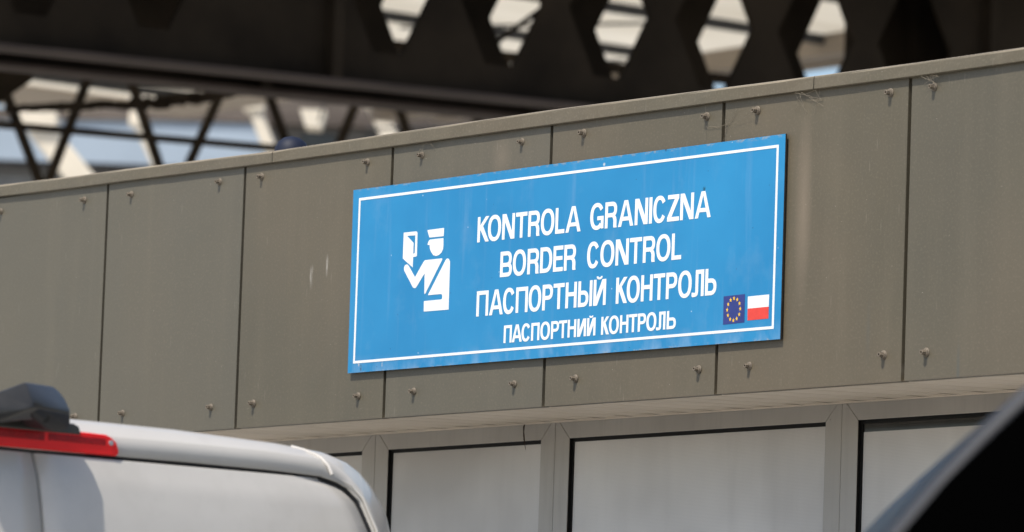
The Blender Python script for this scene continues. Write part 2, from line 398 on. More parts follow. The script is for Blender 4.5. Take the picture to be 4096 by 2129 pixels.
M_WHITE = simple("white vinyl", (0.80, 0.80, 0.78), 0.45, 0.4, 0.03, 5)
M_NAVY = simple("navy vinyl", (0.026, 0.040, 0.190), 0.45, 0.4, 0.10, 30)
M_YEL = simple("yellow vinyl", (0.85, 0.52, 0.035), 0.45, 0.4, 0.05, 30)
M_REDV = simple("red vinyl", (0.66, 0.055, 0.040), 0.45, 0.4, 0.10, 30)
cs = [(-.7061, .2520), (1.1055, .2554), (1.1071, -.2523), (-.7015, -.2489)]
cs = [(x - OX, z) for x, z in cs]
mb = MB()
q0 = [(x, -.0120, z) for x, z in cs]; q1 = [(x, -.0068, z) for x, z in cs]
mb.add(q0 + q1, [(0, 1, 2, 3)]); MB().add(q0, [(0, 1, 2, 3)]).build("face", M_BLUE, sign, fix=False)
e = MB(); e.add(q0 + q1, [(0, 1, 5, 4), (1, 2, 6, 5), (2, 3, 7, 6), (3, 0, 4, 7), (4, 5, 6, 7)]); e.build("board", M_SEDGE, sign)
for z in (.15, -.15): MB().box(-.85, .86, -.0068, .0008, z - .02, z + .02).build("rail", M_GAP, sign)

def union_mesh(polys, d, name, mat, parent, holes=(), thick=.0005):
    vs, fs = [], []
    allp = list(polys) + list(holes); nh = len(polys)
    for p in allp:
        ar = sum(p[i][0] * p[(i + 1) % len(p)][1] - p[(i + 1) % len(p)][0] * p[i][1] for i in range(len(p)))
        q = list(p) if ar > 0 else list(reversed(p))
        b = len(vs); vs += [Vector(x) for x in q]; fs.append(list(range(b, b + len(q))))
    ov, oe, of, _, _, orf = delaunay_2d_cdt(vs, [], fs, 1, 1e-6)
    keep = [f for f, o in zip(of, orf) if any(i < nh for i in o) and not any(i >= nh for i in o)]
    cnt = {}
    for f in keep:
        for i in range(len(f)):
            a, b = f[i], f[(i + 1) % len(f)]; cnt[(a, b)] = 1
    n = len(ov); mv = [(v.x, d, v.y) for v in ov] + [(v.x, d + thick, v.y) for v in ov]
    mf = [tuple(reversed(f)) if False else tuple(f) for f in keep]
    for (a, b) in cnt:
        if (b, a) not in cnt: mf.append((a, a + n, b + n, b))
    mb = MB(); mb.add(mv, mf); return mb.build(name, mat, parent, fix=False)

# ---- letterforms drawn as strokes (a plain medium grotesque)
def arc_strip(cx, cy, rx, ry, w, h, a0, a1, n=40):
    out = []
    def sup(a, rx, ry, p=2.25):
        c, s = math.cos(a), math.sin(a); k = (abs(c) ** p + abs(s) ** p) ** (-1 / p); return (cx + rx * c * k, cy + ry * s * k)
    for i in range(n):
        t0 = a0 + (a1 - a0) * i / n; t1 = a0 + (a1 - a0) * (i + 1) / n
        out.append([sup(t0, rx, ry), sup(t1, rx, ry), sup(t1, rx - w, ry - h), sup(t0, rx - w, ry - h)])
    return out
def rect(x0, x1, y0, y1): return [(x0, y0), (x1, y0), (x1, y1), (x0, y1)]
def bowl(x0, x1, y0, y1, w, h, n=14):
    ry = (y1 - y0) / 2; rx = min(ry * 1.0, (x1 - x0) * .55); cx = x1 - rx; cy = (y0 + y1) / 2
    po, pi = [(x0, y1)], [(x0, y1 - h)]
    for i in range(n + 1):
        a = math.pi / 2 - math.pi * i / n; p = 2.3; c_, s_ = math.cos(a), math.sin(a)
        k = (abs(c_) ** p + abs(s_) ** p) ** (-1 / p)
        po.append((cx + rx * c_ * k, cy + ry * s_ * k)); pi.append((cx + (rx - w) * c_ * k, cy + (ry - h) * s_ * k))
    po.append((x0, y0)); pi.append((x0, y0 + h))
    return [[po[i], po[i + 1], pi[i + 1], pi[i]] for i in range(len(po) - 1)]
def glyph(ch, x0, x1, b, H, w, h):
    T = b + H; P = []; o = H * .018; xm = (x0 + x1) / 2; W = x1 - x0
    lat = {'А': 'A', 'К': 'K', 'О': 'O', 'Т': 'T', 'С': 'C', 'Р': 'P'}; ch = lat.get(ch, ch)
    if ch == 'I': P = [rect(x0, x1, b, T)]
    elif ch == 'П': P = [rect(x0, x0 + w, b, T), rect(x1 - w, x1, b, T), rect(x0, x1, T - h, T)]
    elif ch == 'Н': P = [rect(x0, x0 + w, b, T), rect(x1 - w, x1, b, T), rect(x0, x1, b + H * .455, b + H * .455 + h)]
    elif ch == 'T': P = [rect(x0, x1, T - h, T), rect(xm - w / 2, xm + w / 2, b, T)]
    elif ch == 'L': P = [rect(x0, x0 + w, b, T), rect(x0, x1, b, b + h)]
    elif ch == 'E': P = [rect(x0, x0 + w, b, T), rect(x0, x1, b, b + h), rect(x0, x1, T - h, T), rect(x0, x1 - W * .06, b + H * .44, b + H * .44 + h * .95)]
    elif ch == 'O': P = arc_strip(xm, b + H / 2, W / 2, H / 2 + o, w * 1.06, h * .98, 0, 2 * math.pi, 56)
    elif ch in 'CG':
        P = arc_strip(xm, b + H / 2, W / 2, H / 2 + o, w * 1.06, h * .98, R(33), R(327 if ch == 'C' else 318), 44)
        if ch == 'G':
            P += [rect(x1 - w * .95, x1, b + H * .02, b + H * .50), rect(xm + W * .03, x1, b + H * .50 - h * .95, b + H * .50)]
    elif ch == 'P': P = [rect(x0, x0 + w, b, T)] + bowl(x0, x1, b + H * .40, T, w, h)
    elif ch == 'R':
        P = [rect(x0, x0 + w, b, T)] + bowl(x0, x1 - W * .01, b + H * .41, T, w, h)
        lx = x1 - w * 1.15; my = b + H * .41 + h * .5
        P += [[(lx, b), (x1, b), (x1 - w * .12, b + H * .06), (x1 - w * .12, b + H * .30), (lx - w * .10, b + H * .30), (lx - w * .10, b + H * .06)],
              [(lx - w * .10, b + H * .29), (x1 - w * .12, b + H * .29), (x1 - w * .35, b + H * .40), (x1 - w * .95, my + h * .12), (lx - w * .9, my - h * .3), (lx - w * .35, b + H * .38)]]
    elif ch == 'B': P = [rect(x0, x0 + w, b, T)] + bowl(x0, x1, b, b + H * .55, w, h) + bowl(x0, x1 - W * .04, b + H * .55 - h, T, w, h)
    elif ch == 'D': P = [rect(x0, x0 + w, b, T)] + bowl(x0, x1, b, T, w * 1.04, h, 24)
    elif ch == 'Ь': P = [rect(x0, x0 + w, b, T)] + bowl(x0, x1, b, b + H * .63, w, h)
    elif ch == 'Ы': P = [rect(x0, x0 + w, b, T)] + bowl(x0, x0 + W * .735, b, b + H * .63, w, h) + [rect(x1 - w, x1, b, T)]
    elif ch == 'K':
        j = b + H * .36
        P = [rect(x0, x0 + w, b, T), [(x0 + w * .5, j), (x0 + w * .5, j + H * .22), (x1 - w * 1.35, T), (x1 - w * .02, T)],
             [(x0 + w * 1.0, j + H * .16), (x0 + w * 1.95, j + H * .30), (x1, b), (x1 - w * 1.3, b)]]
    elif ch == 'N': P = [rect(x0, x0 + w, b, T), rect(x1 - w, x1, b, T), [(x0, T), (x0 + w * 1.42, T), (x1, b), (x1 - w * 1.42, b)]]
    elif ch in 'ИЙ':
        P = [rect(x0, x0 + w, b, T), rect(x1 - w, x1, b, T), [(x1, T), (x1 - w * 1.42, T), (x0, b), (x0 + w * 1.42, b)]]
        if ch == 'Й': P += arc_strip(xm - W * .04, b + H * 1.125, W * .235, H * .125, w * .62, h * .50, R(180), R(360), 16)
    elif ch == 'A':
        P = [[(x0, b), (x0 + w * 1.12, b), (xm + w * .28, T), (xm - w * .66, T)], [(x1, b), (x1 - w * 1.12, b), (xm - w * .28, T), (xm + w * .66, T)],
             rect(x0 + W * .24, x1 - W * .24, b + H * .22, b + H * .22 + h * .95)]
    elif ch == 'Z': P = [rect(x0 + W * .03, x1 - W * .02, T - h, T), rect(x0, x1, b, b + h), [(x0, b + h * .9), (x0 + w * 1.45, b + h * .9), (x1 - W * .02, T - h * .9), (x1 - W * .02 - w * 1.45, T - h * .9)]]
    elif ch == 'Л':
        lx = x0 + W * .30
        P = [rect(x1 - w, x1, b, T), rect(lx, x1, T - h, T), rect(lx, lx + w, b + H * .16, T)]
        P += [[(lx, b + H * .17), (lx + w, b + H * .17), (lx + w * .85, b + H * .06), (lx + w * .35, b), (x0 + W * .08, b - H * .02), (x0, b + H * .02), (x0, b + H * .16), (x0 + W * .10, b + H * .155), (lx - w * .12, b + H * .135)]]
    return P
L1 = [('K', -.1384, -.0885), ('O', -.0936, -.0360), ('N', -.0314, .0221), ('T', .0267, .0749), ('R', .0801, .1289), ('O', .1332, .1907), ('L', .1951, .2335), ('A', .2385, .3010),
      ('G', .3398, .3961), ('R', .4014, .4501), ('A', .4556, .5171), ('N', .5231, .5755), ('I', .5806, .5925), ('C', .5968, .6481), ('Z', .6535, .7004), ('N', .7049, .7581), ('A', .7636, .8257)]
L2 = [('B', -.0344, .0162), ('O', .0192, .0761), ('R', .0821, .1307), ('D', .1360, .1865), ('E', .1914, .2321), ('R', .2367, .2859),
      ('C', .3319, .3825), ('O', .3867, .4446), ('N', .4496, .5029), ('T', .5070, .5554), ('R', .5608, .6092), ('O', .6137, .6708), ('L', .6757, .7139)]
L3 = [('П', -.1316, -.0806), ('А', -.0757, -.0170), ('С', -.0173, .0335), ('П', .0382, .0889), ('О', .0920, .1458), ('Р', .1507, .1942), ('Т', .1966, .2426), ('Н', .2480, .2942), ('Ы', .3003, .3586), ('Й', .3638, .4147),
      ('К', .4562, .5016), ('О', .4993, .5527), ('Н', .5577, .6041), ('Т', .6073, .6530), ('Р', .6579, .7014), ('О', .7055, .7597), ('Л', .7602, .8074), ('Ь', .8124, .8565)]
L4 = [('П', -.0091, .0252), ('А', .0264, .0688), ('С', .0664, .1046), ('П', .1080, .1429), ('О', .1463, .1875), ('Р', .1917, .2245), ('Т', .2244, .2584), ('Н', .2613, .2964), ('И', .3014, .3372), ('Й', .3416, .3764),
      ('К', .3999, .4321), ('О', .4313, .4726), ('Н', .4765, .5107), ('Т', .5128, .5462), ('Р', .5492, .5813), ('О', .5826, .6237), ('Л', .6231, .6594), ('Ь', .6649, .7010)]
DL = -.0126
for L, b, H, w, h in ((L1, .0695, .0672, .0112, .0107), (L2, -.0291, .0668, .0112, .0107), (L3, -.1273, .0668, .0110, .0105), (L4, -.2037, .0460, .0086, .0076)):
    words = [[L[0]]]
    for p, q in zip(L, L[1:]):
        if q[1] - p[2] > H * .35: words.append([])
        words[-1].append(q)
    for word in words:
      P = []
      for ch, x0, x1 in word:
          if ch in 'OОCСG': x0, x1 = x0 + .0006, x1 - .0006
          bb = b - (x0 - .3) * .0012
          P += [[(x - OX, z) for x, z in p] for p in glyph(ch, x0, x1, bb, H, w, h)]
      union_mesh(P, DL, "lettering", M_WHITE, sign)
# border line
bo = [(-.6780, .2278), (1.0814, .2303), (1.0820, -.2256), (-.6773, -.2237)]; t_ = .0068
bi = [(bo[0][0] + t_ * 1.1, bo[0][1] - t_), (bo[1][0] - t_ * 1.1, bo[1][1] - t_), (bo[2][0] - t_ * 1.1, bo[2][1] + t_), (bo[3][0] + t_ * 1.1, bo[3][1] + t_)]
union_mesh([[(x - OX, z) for x, z in q] for q in ([bo[0], bo[1], bi[1], bi[0]], [bo[1], bo[2], bi[2], bi[1]], [bo[2], bo[3], bi[3], bi[2]], [bo[3], bo[0], bi[0], bi[3]])], DL, "border_line", M_WHITE, sign)
pic = dict(
    cap=[(-.361, .1183), (-.2880, .1190), (-.2868, .1185), (-.287, .0972), (-.3500, .0978)],
    head=[(-.347, .092), (-.288, .092), (-.287, .074), (-.288, .0630), (-.2945, .054), (-.305, .048), (-.318, .046), (-.330, .0490), (-.340, .058), (-.3468, .068), (-.348, .0772), (-.3575, .0785), (-.3570, .0815), (-.353, .089)],
    arm=[(-.460, .020), (-.459, .027), (-.454, .031), (-.447, .032), (-.440, .028), (-.409, -.005), (-.373, .034), (-.366, .038), (-.293, .038), (-.2895, .0365), (-.291, .033), (-.360, -.052), (-.363, -.053), (-.3645, -.050), (-.366, .003), (-.400, -.0305), (-.404, -.0335), (-.409, -.0345), (-.415, -.033), (-.4185, -.030), (-.458, .015)],
    body=[(-.347, -.055), (-.275, .032), (-.271, .035), (-.266, .0362), (-.260, .0335), (-.256, .028), (-.255, .022), (-.254, -.101), (-.364, -.100), (-.365, -.072), (-.288, -.072), (-.285, -.071), (-.284, -.068), (-.284, -.062), (-.286, -.059), (-.290, -.0572), (-.346, -.0572)])
book = [(-.467, .119), (-.411, .1185), (-.407, .117), (-.405, .113), (-.404, .053), (-.407, .0505), (-.421, .0500), (-.421, .022), (-.467, .049)]
hole = [(-.452, .109), (-.414, .1083), (-.414, .060), (-.421, .059), (-.421, .088)]
sh = lambda p: [(x - OX, z) for x, z in p]
union_mesh([sh(p) for p in pic.values()] + [sh(book)], DL, "pictogram", M_WHITE, sign, [sh(hole)])
eu = union_mesh([sh([(.8862, -.1340), (.9682, -.1330), (.9690, -.2035), (.8870, -.2045)])], DL, "flag", M_NAVY, sign); eu["label"] = "dark blue flag with a ring of yellow stars"
for k in range(12):
    a = R(90 - 30 * k); cx, cz = .9270 + .0252 * math.cos(a), -.1688 + .0275 * math.sin(a)
    P = [(cx + (.0052 if i % 2 == 0 else .0021) * math.cos(R(90 + 36 * i)), cz + (.0060 if i % 2 == 0 else .0024) * math.sin(R(90 + 36 * i))) for i in range(10)]
    tri = [[(cx, cz), P[i], P[(i + 1) % 10]] for i in range(10)]
    union_mesh([sh(p) for p in tri], DL - .0004, "star", M_YEL, eu)
pf = empty("flag_root") if False else None
wf = union_mesh([sh([(.980, -.1400), (1.0612, -.1396), (1.0608, -.1696), (.9806, -.1700)])], DL, "flag", M_WHITE, sign); wf["label"] = "white and red flag"
union_mesh([sh([(.9806, -.1700), (1.0608, -.1696), (1.0604, -.1990), (.9810, -.1994)])], DL, "red_stripe", M_REDV, wf)

# ------------------------------------------------------------------ small things on the booth front
def bl(s, d, tt): return tuple(booth.location + Matrix.Rotation(booth.rotation_euler.z, 3, 'Z') @ Vector((s, d, ZF + tt)))
M_STALK = simple("dry brown stalk", (0.045, 0.032, 0.022), 0.9, 0.1, 0.4, 80)
pts = [(-.4955, .441, -.3600), (-.4925, .436, -.3700), (-.4880, .432, -.3830), (-.4835, .430, -.3960), (-.4775, .428, -.4120), (-.4690, .426, -.4340)]
sw = MB().tube([bl(*p) for p in pts], [.0016, .0024, .0015, .0022, .0016, .0006], 6)
for i in (1, 2, 3): sw.tube([bl(*pts[i]), bl(pts[i][0] + .004, pts[i][1] - .004, pts[i][2] - .012)], [.0010, .0003], 5)
tag(sw.build("dry_stalk", M_STALK), "thin dark dry stalk hanging from the soffit in front of a window", "plant stem")
M_WEB = simple("dusty cobweb", (0.22, 0.19, 0.145), 0.9, 0.1)
def web(name, label, strands):
    b = MB()
    for st in strands:
        q = []
        for i in range(len(st) - 1):
            a, c = Vector(st[i]), Vector(st[i + 1])
            for k in range(6): q.append(a.lerp(c, k / 6) + Vector((random.uniform(-.0015, .0015), -random.uniform(0, .002), random.uniform(-.0015, .0015))))
        q.append(Vector(st[-1]))
        b.tube([bl(*v) for v in q], random.uniform(.0002, .0005), 4)
    tag(b.build(name, M_WEB), label, "cobweb", "dusty cobwebs on the fascia")
web("cobweb", "dusty cobweb hanging from the capping over a bolt above the sign's pictogram side",
    [[(-.392, -.008, .356), (-.402, -.008, .344), (-.410, -.012, .334)], [(-.408, -.009, .340), (-.416, -.016, .326), (-.420, -.014, .315)], [(-.40, -.006, .345), (-.398, -.014, .325)],
     [(-.392, -.008, .356), (-.380, -.009, .353), (-.366, -.010, .358)], [(-.366, -.010, .358), (-.362, -.006, .347), (-.352, -.004, .339)], [(-.366, -.008, .352), (-.356, -.006, .345)]])
web("cobweb", "fine cobweb across the panel seam above the sign's word GRANICZNA",
    [[(.905, -.004, .335), (.885, -.003, .31), (.868, -.002, .296)], [(.985, -.010, .322), (.92, -.006, .306), (.872, -.003, .294)], [(.868, -.002, .300), (.862, -.003, .270), (.850, -.003, .245)],
     [(.862, -.002, .318), (.868, -.004, .300), (.864, -.003, .282)], [(.790, -.010, .352), (.787, -.004, .300), (.786, -.003, .266)], [(.787, -.004, .300), (.83, -.003, .296), (.868, -.002, .300)]])
web("cobweb", "wispy cobweb below the capping joint right of the sign",
    [[(1.13 + random.uniform(0, .11), -.010, .354), (1.13 + random.uniform(0, .11), -.003, .354 - random.uniform(.01, .06))] for _ in range(9)])
web("cobweb", "clotted cobweb over the upper bolt of the booth's rightmost visible panel",
    [[(1.60 + random.uniform(0, .07), -.010, .352), (1.60 + random.uniform(0, .07), -.010, .352 - random.uniform(.006, .03))] for _ in range(8)])

# ------------------------------------------------------------------ the white van, seen from behind
TH = R(40)
VO = at(136, 1799, 11.3)
van = empty("white_van", (VO.x, VO.y, 0), TH, "white panel van with a red high brake light and dark camera housing on its roof", "van")
M_VAN = None
def van_mat():
    t = Nt("white van paint"); co = t.coord()
    c = t.ramp(t.noise(co, 2.5, 4), (0.3, (0.51, 0.480, 0.432, 1)), (0.7, (0.56, 0.53, 0.480, 1)))
    c = t.mix(t.rng(t.noise(co, 9, 6, 0.65), 0.5, 0.75, 0, 0.22), c, (0.36, 0.335, 0.29, 1))
    return t.set(c, 0.32, 0.5, coat=0.35)
M_VAN = van_mat()
M_BLK = simple("black trim", (0.016, 0.016, 0.018), 0.55, 0.4)
M_POD = simple("dark grey plastic", (0.036, 0.035, 0.033), 0.30, 0.4, 0.1, 30)
M_RED = simple("red lamp plastic", (0.82, 0.006, 0.008), 0.28, 0.35, 0.05, 40)
M_DRED = simple("deep red reflector", (0.30, 0.002, 0.006), 0.35, 0.3, 0.3, 160)
M_TYRE = simple("tyre rubber", (0.02, 0.02, 0.02), 0.85, 0.2)
M_STEEL = simple("steel wheel", (0.35, 0.35, 0.36), 0.4, 0.5)
ZT = 2.092
def ee(z):                                   # how far the doors bulge rearward below their top edge
    dz = max(0, ZT - z); P = ((0, 0), (.053, .024), (.109, .039), (.164, .051), (.35, .085), (.8, .13), (1.5, .14))
    for a, b in zip(P, P[1:]):
        if a[0] <= dz <= b[0]: k = (dz - a[0]) / (b[0] - a[0]); return a[1] * (1 - k) + b[1] * k
    return P[-1][1]
G = [(0, 2.092), (.20, 2.0935), (.40, 2.0945), (.62, 2.0935), (.76, 2.0895), (.80, 2.080), (.826, 2.068), (.850, 2.042), (.863, 2.009), (.875, 1.980), (.888, 1.90), (.890, 1.70), (.895, 1.30), (.895, .60)]
Mi = [(0, 2.135), (.20, 2.136), (.40, 2.137), (.62, 2.136), (.79, 2.1285), (.822, 2.116), (.850, 2.098), (.874, 2.068), (.893, 2.032), (.910, 1.992), (.940, 1.90), (.955, 1.70), (.97, 1.30), (.97, .60)]
Ou = [(0, 2.172), (.22, 2.1715), (.43, 2.170), (.705, 2.161), (.83, 2.151), (.905, 2.132), (.943, 2.112), (.974, 2.086), (1.000, 2.055), (1.020, 2.020), (1.055, 1.92), (1.085, 1.70), (1.10, 1.30), (1.09, .60)]
def half(lst, yf): return [(x, yf(z), z) for x, z in lst]
def full(lst): return [(-x, y, z) for x, y, z in reversed(lst[1:])] + list(lst)
rows = [full(half(G, lambda z: .05 - ee(z))), full(half(G, lambda z: -ee(z))), full(half(Mi, lambda z: .012 + .016 * max(0, min(1, (z - 2.06) / .06)) - ee(z) * .6)), full([((a[0] + b[0]) / 2 + .006 * min(1, i / 7), .055 - ee(a[1]) * .45, (a[1] + b[1]) / 2 + .006 * max(0, 1 - i / 9)) for i, (a, b) in enumerate(zip(Mi, Ou))]),
        full(half(Ou, lambda z: .10 - ee(z) * .12)), full([(x * 1.004, .40, z + .006) for x, z in Ou]), full([(x * 1.004, 2.7, z + .012) for x, z in Ou]),
        full([(x * .98, 3.25, min(z, 1.98 - .02 * x)) for x, z in Ou]), full([(x * .95, 4.0, min(z, 1.30)) for x, z in Ou]), full([(x * .93, 4.75, min(z, 1.08)) for x, z in Ou]), full([(x * .85, 4.95, min(z, .80)) for x, z in Ou])]
vb = MB().grid(rows[:3], True).grid(rows[2:], True)      # pressed crease along the roof header
vb.add(rows[-1], [tuple(range(len(rows[-1])))])
vb.build("body", M_VAN, van)
MB().box(-1.0, 1.0, .12, 4.7, .35, .62).build("sill", M_BLK, van)
def wdt(z):
    if z >= G[4][1]: return G[4][0]
    for a, b in zip(G[4:], G[5:]):
        if b[1] <= z <= a[1]: k = (a[1] - z) / (a[1] - b[1]); return a[0] * (1 - k) + b[0] * k
    return .925
for sg in (1, -1):
    zs = [2.0905, 2.089, 2.085, 2.080, 2.074, 2.068, 2.055, 2.042, 2.025, 2.009, 1.995, 1.98, 1.94, 1.90, 1.8, 1.7, 1.5, 1.3, 1.0, .62]
    rws = []
    for z in zs:
        w = wdt(z + .004) - .007; gx = .0055
        zz = lambda x: min(z - .0055, z - .0055 + (0 if z < 2.06 else .0025 * math.sin(math.pi * min(1, x / .8))))
        row = []
        for k in range(17):
            u = k / 16; x = gx + (w - gx) * u; y = -ee(z) - .002 + .010 * max(0, (u - .8) / .2) ** 2 + .006 * max(0, (.03 - u) / .03) ** 2
            row.append((x * sg, y, zz(x)))
        rws.append([(row[0][0], row[0][1] + .03, row[0][2])] + row + [(row[-1][0], row[-1][1] + .03, row[-1][2])])
    rws = [[(x, y + .03, z + .001) for x, y, z in rws[0]]] + rws
    d = MB().grid(rws, True, flip=sg < 0).build("rear_door", M_VAN, van, fix=False)
    MB().box(*sorted((sg * .03, sg * .09)), -.19, -.165, 1.02, 1.08).build("handle", M_BLK, d)
MB().tube([(x, -ee(z) + .012, z - .002) for x, y, z in full(half(G, lambda z: 0))], .0048, 8).build("door_seal", M_BLK, van)
MB().box(-.90, .90, .035, .045, .6, 2.07).build("door_gap", M_BLK, van)
for sg in (1, -1):                           # the welded roof seams at both rear corners
    MB().tube([(sg * .738, .085, 2.1545), (sg * .755, .065, 2.1480), (sg * .770, .046, 2.1400), (sg * .780, .032, 2.1320), (sg * .786, .012, 2.114), (sg * .790, .004, 2.095)], .0046, 8).build("roof_seam", M_VAN, van)
    lip = [(.803, 2.0875), (.832, 2.0745), (.856, 2.048), (.870, 2.012), (.882, 1.982), (.896, 1.90), (.899, 1.70), (.904, 1.30), (.904, .62)]
    MB().tube([(sg * x, -ee(z) * .93 - .004, z) for x, z in lip], [.0006, .0024] + [.0036] * 7, 8).build("door_flange", M_VAN, van)
    tl = MB().box(*sorted((sg * .935, sg * 1.03)), -.10, .02, .95, 1.5).build("tail_light", M_RED, van, .02)
    for y in (.95, 3.95):
        wh = MB().tube([(sg * .78, y, .34), (sg * 1.03, y, .34)], .34, 28).build("wheel", M_TYRE, van, .03)
        MB().tube([(sg * 1.0, y, .34), (sg * 1.04, y, .34)], .20, 20).build("rim", M_STEEL, wh)
MB().box(-1.0, 1.0, -.22, .05, .38, .60).build("bumper", M_BLK, van, .03)
lamp = [(-.213, 2.107), (-.213, 2.111), (-.206, 2.121), (-.194, 2.130), (-.179, 2.136), (-.101, 2.1375), (.101, 2.1375), (.179, 2.1360), (.194, 2.1300), (.206, 2.1210), (.2125, 2.104), (.2115, 2.0955), (.205, 2.0930), (-.205, 2.0930)]
bk = MB().prism(lamp, .022, -.0070).build("brake_light", M_RED, van, .004, segs=3)
MB().box(.030, .176, -.0085, -.004, 2.1135, 2.1275).build("reflector", M_DRED, bk, .0015)
MB().box(-.176, .020, -.0085, -.004, 2.1115, 2.1290).build("reflector", M_DRED, bk, .0015)
MB().tube([(.190, -.004, 2.1195), (.190, -.0095, 2.1195)], .0056, 12).build("screw", M_STEEL, bk)
MB().prism([(-.13, 2.130), (.112, 2.130), (.106, 2.148), (.092, 2.153), (-.11, 2.153)], .05, -.010).build("bracket", M_POD, van, .004)
# camera housing: a faceted hood over the lamp
def hull(name, ap, back, mat, parent, bev):
    vs = [(x - .84 * (-y - .10), y, z + (-y - .10) * .055) for x, z, y in ap] + back
    bm = bmesh.new()
    for v in vs: bm.verts.new(v)
    r = bmesh.ops.convex_hull(bm, input=bm.verts)
    bmesh.ops.delete(bm, geom=[g for g in r["geom_interior"] if isinstance(g, bmesh.types.BMVert)], context='VERTS')
    bmesh.ops.dissolve_limit(bm, angle_limit=R(3), verts=bm.verts, edges=bm.edges)
    me = bpy.data.meshes.new(name); bm.to_mesh(me); bm.free()
    for p in me.polygons: p.use_smooth = True
    o = bpy.data.objects.new(name, me); COL.objects.link(o); me.materials.append(mat); o.parent = parent
    b = o.modifiers.new("bevel", 'BEVEL'); b.width = bev; b.segments = 4; b.limit_method = 'ANGLE'; b.angle_limit = R(14)
    return o
po = hull("camera_housing", [(-.100, 2.2225, -.085), (-.083, 2.2245, -.060), (-.040, 2.2285, -.030), (-.027, 2.2225, -.020), (-.004, 2.200, -.035), (.0115, 2.176, -.055), (.0115, 2.166, -.056),
     (-.070, 2.1685, -.130), (-.095, 2.1580, -.128), (-.161, 2.195, -.095), (-.240, 2.168, -.085), (-.258, 2.128, -.080), (-.157, 2.1315, -.105)],
     [(-.045, .03, 2.214), (.05, .03, 2.21), (.075, .03, 2.17), (-.16, .03, 2.15)], M_POD, van, .006)
hull("camera_module", [(-.066, 2.1665, -.118), (-.045, 2.1640, -.105), (.0105, 2.1675, -.058), (.0120, 2.152, -.060), (.0065, 2.1385, -.062), (-.022, 2.1300, -.066), (-.046, 2.1330, -.075), (-.080, 2.1530, -.108)],
     [(.070, .02, 2.165), (.070, .02, 2.140), (-.03, .02, 2.140), (-.03, .02, 2.165)], M_BLK, po, .004)
MB().tube([(-.036, -.080, 2.154), (-.040, -.094, 2.149)], [.010, .009], 16).build("lens", M_GLASS, po)

# ------------------------------------------------------------------ a dark van close on the right
dv = empty("dark_van", (1.9, 8.2, 0), 0, "dark grey van with a black side window and raked pillar, close to the viewer", "van")
M_DV = simple("dark grey van paint", (0.036, 0.037, 0.041), 0.42, 0.4, 0.06, 3)
M_DGL = simple("black side glass", (0.0008, 0.0008, 0.0008), 0.9, 0.0)
pO = [at(3518, 2175, 7.2), at(3557, 2129, 7.2), at(3738, 1915, 7.2), at(3920, 1722, 7.2), at(4096, 1555, 7.2), at(4240, 1425, 7.2)]
pI = [at(3572, 2175, 7.2), at(3611, 2129, 7.2), at(3790, 1916, 7.2), at(3935, 1775, 7.2), at(4076, 1640, 7.2), at(4260, 1478, 7.2)]
OXv = Vector((1.9, 8.2, 0))
po_ = [(p.x - 1.9, p.z) for p in pO]; pi_ = [(p.x - 1.9, p.z) for p in pI]
a0 = po_[0]; sl = (po_[1][0] - a0[0], po_[1][1] - a0[1])
prof = [(-3.0 + .35, .35), (-2.70, .75), (-2.55, 1.05), (-1.85, 1.27), (a0[0] - .34, a0[1] - .42)] + po_ + [(-.95, 2.13), (-.55, 2.20), (3.0, 2.22), (3.15, 2.1), (3.2, .9), (3.15, .35)]
MB().prism(prof, -1.0 + .004, .9).build("body", M_DV, dv, .012)
sw_ = [(pi_[0][0] - .26, pi_[0][1] - .33)] + pi_ + [(-.75, 2.085), (-.30, 2.095), (-.26, 2.06), (-.26, 1.29), (-.30, 1.25), (-1.6, 1.25)]
MB().prism(sw_, -1.004, -.98).build("side_window", M_DGL, dv)
MB().prism([(-.10, 1.29), (-.06, 1.25), (1.30, 1.25), (1.34, 1.29), (1.34, 2.06), (1.30, 2.10), (-.06, 2.10), (-.10, 2.06)], -1.004, -.98).build("side_window", M_DGL, dv)
for x in (-.18, 1.44): MB().box(x - .004, x + .004, -1.0005, -.99, .45, 2.12).build("door_seam", M_BLK, dv)
MB().box(-.42, -.24, -1.03, -.995, 1.08, 1.12).build("handle", M_BLK, dv)
MB().box(-1.9, 3.0, -1.012, -.99, .55, .68).build("rub_strip", M_BLK, dv)
wq = [(a0[0] - .34, a0[1] - .42)] + po_[:5]
ws = MB()
for (xa, za), (xb, zb) in zip(wq, wq[1:]):
    e = Vector((-(zb - za), xb - xa)).normalized() * .0025
    ws.add([(xa + e.x, -.86, za + e.y), (xb + e.x, -.86, zb + e.y), (xb + e.x, .76, zb + e.y), (xa + e.x, .76, za + e.y)], [(0, 1, 2, 3)])
ws.build("windscreen", simple("dark windscreen", (0.01, 0.011, 0.012), 0.35, 0.15), dv)
for x in (-1.9, 2.0):
    for y in (-.88, .78):
        wh = MB().tube([(x, y - .11, .34), (x, y + .11, .34)], .34, 26).build("wheel", M_TYRE, dv)
        MB().tube([(x, y - .125, .34), (x, y + .125, .34)], .2, 18).build("rim", M_STEEL, wh)

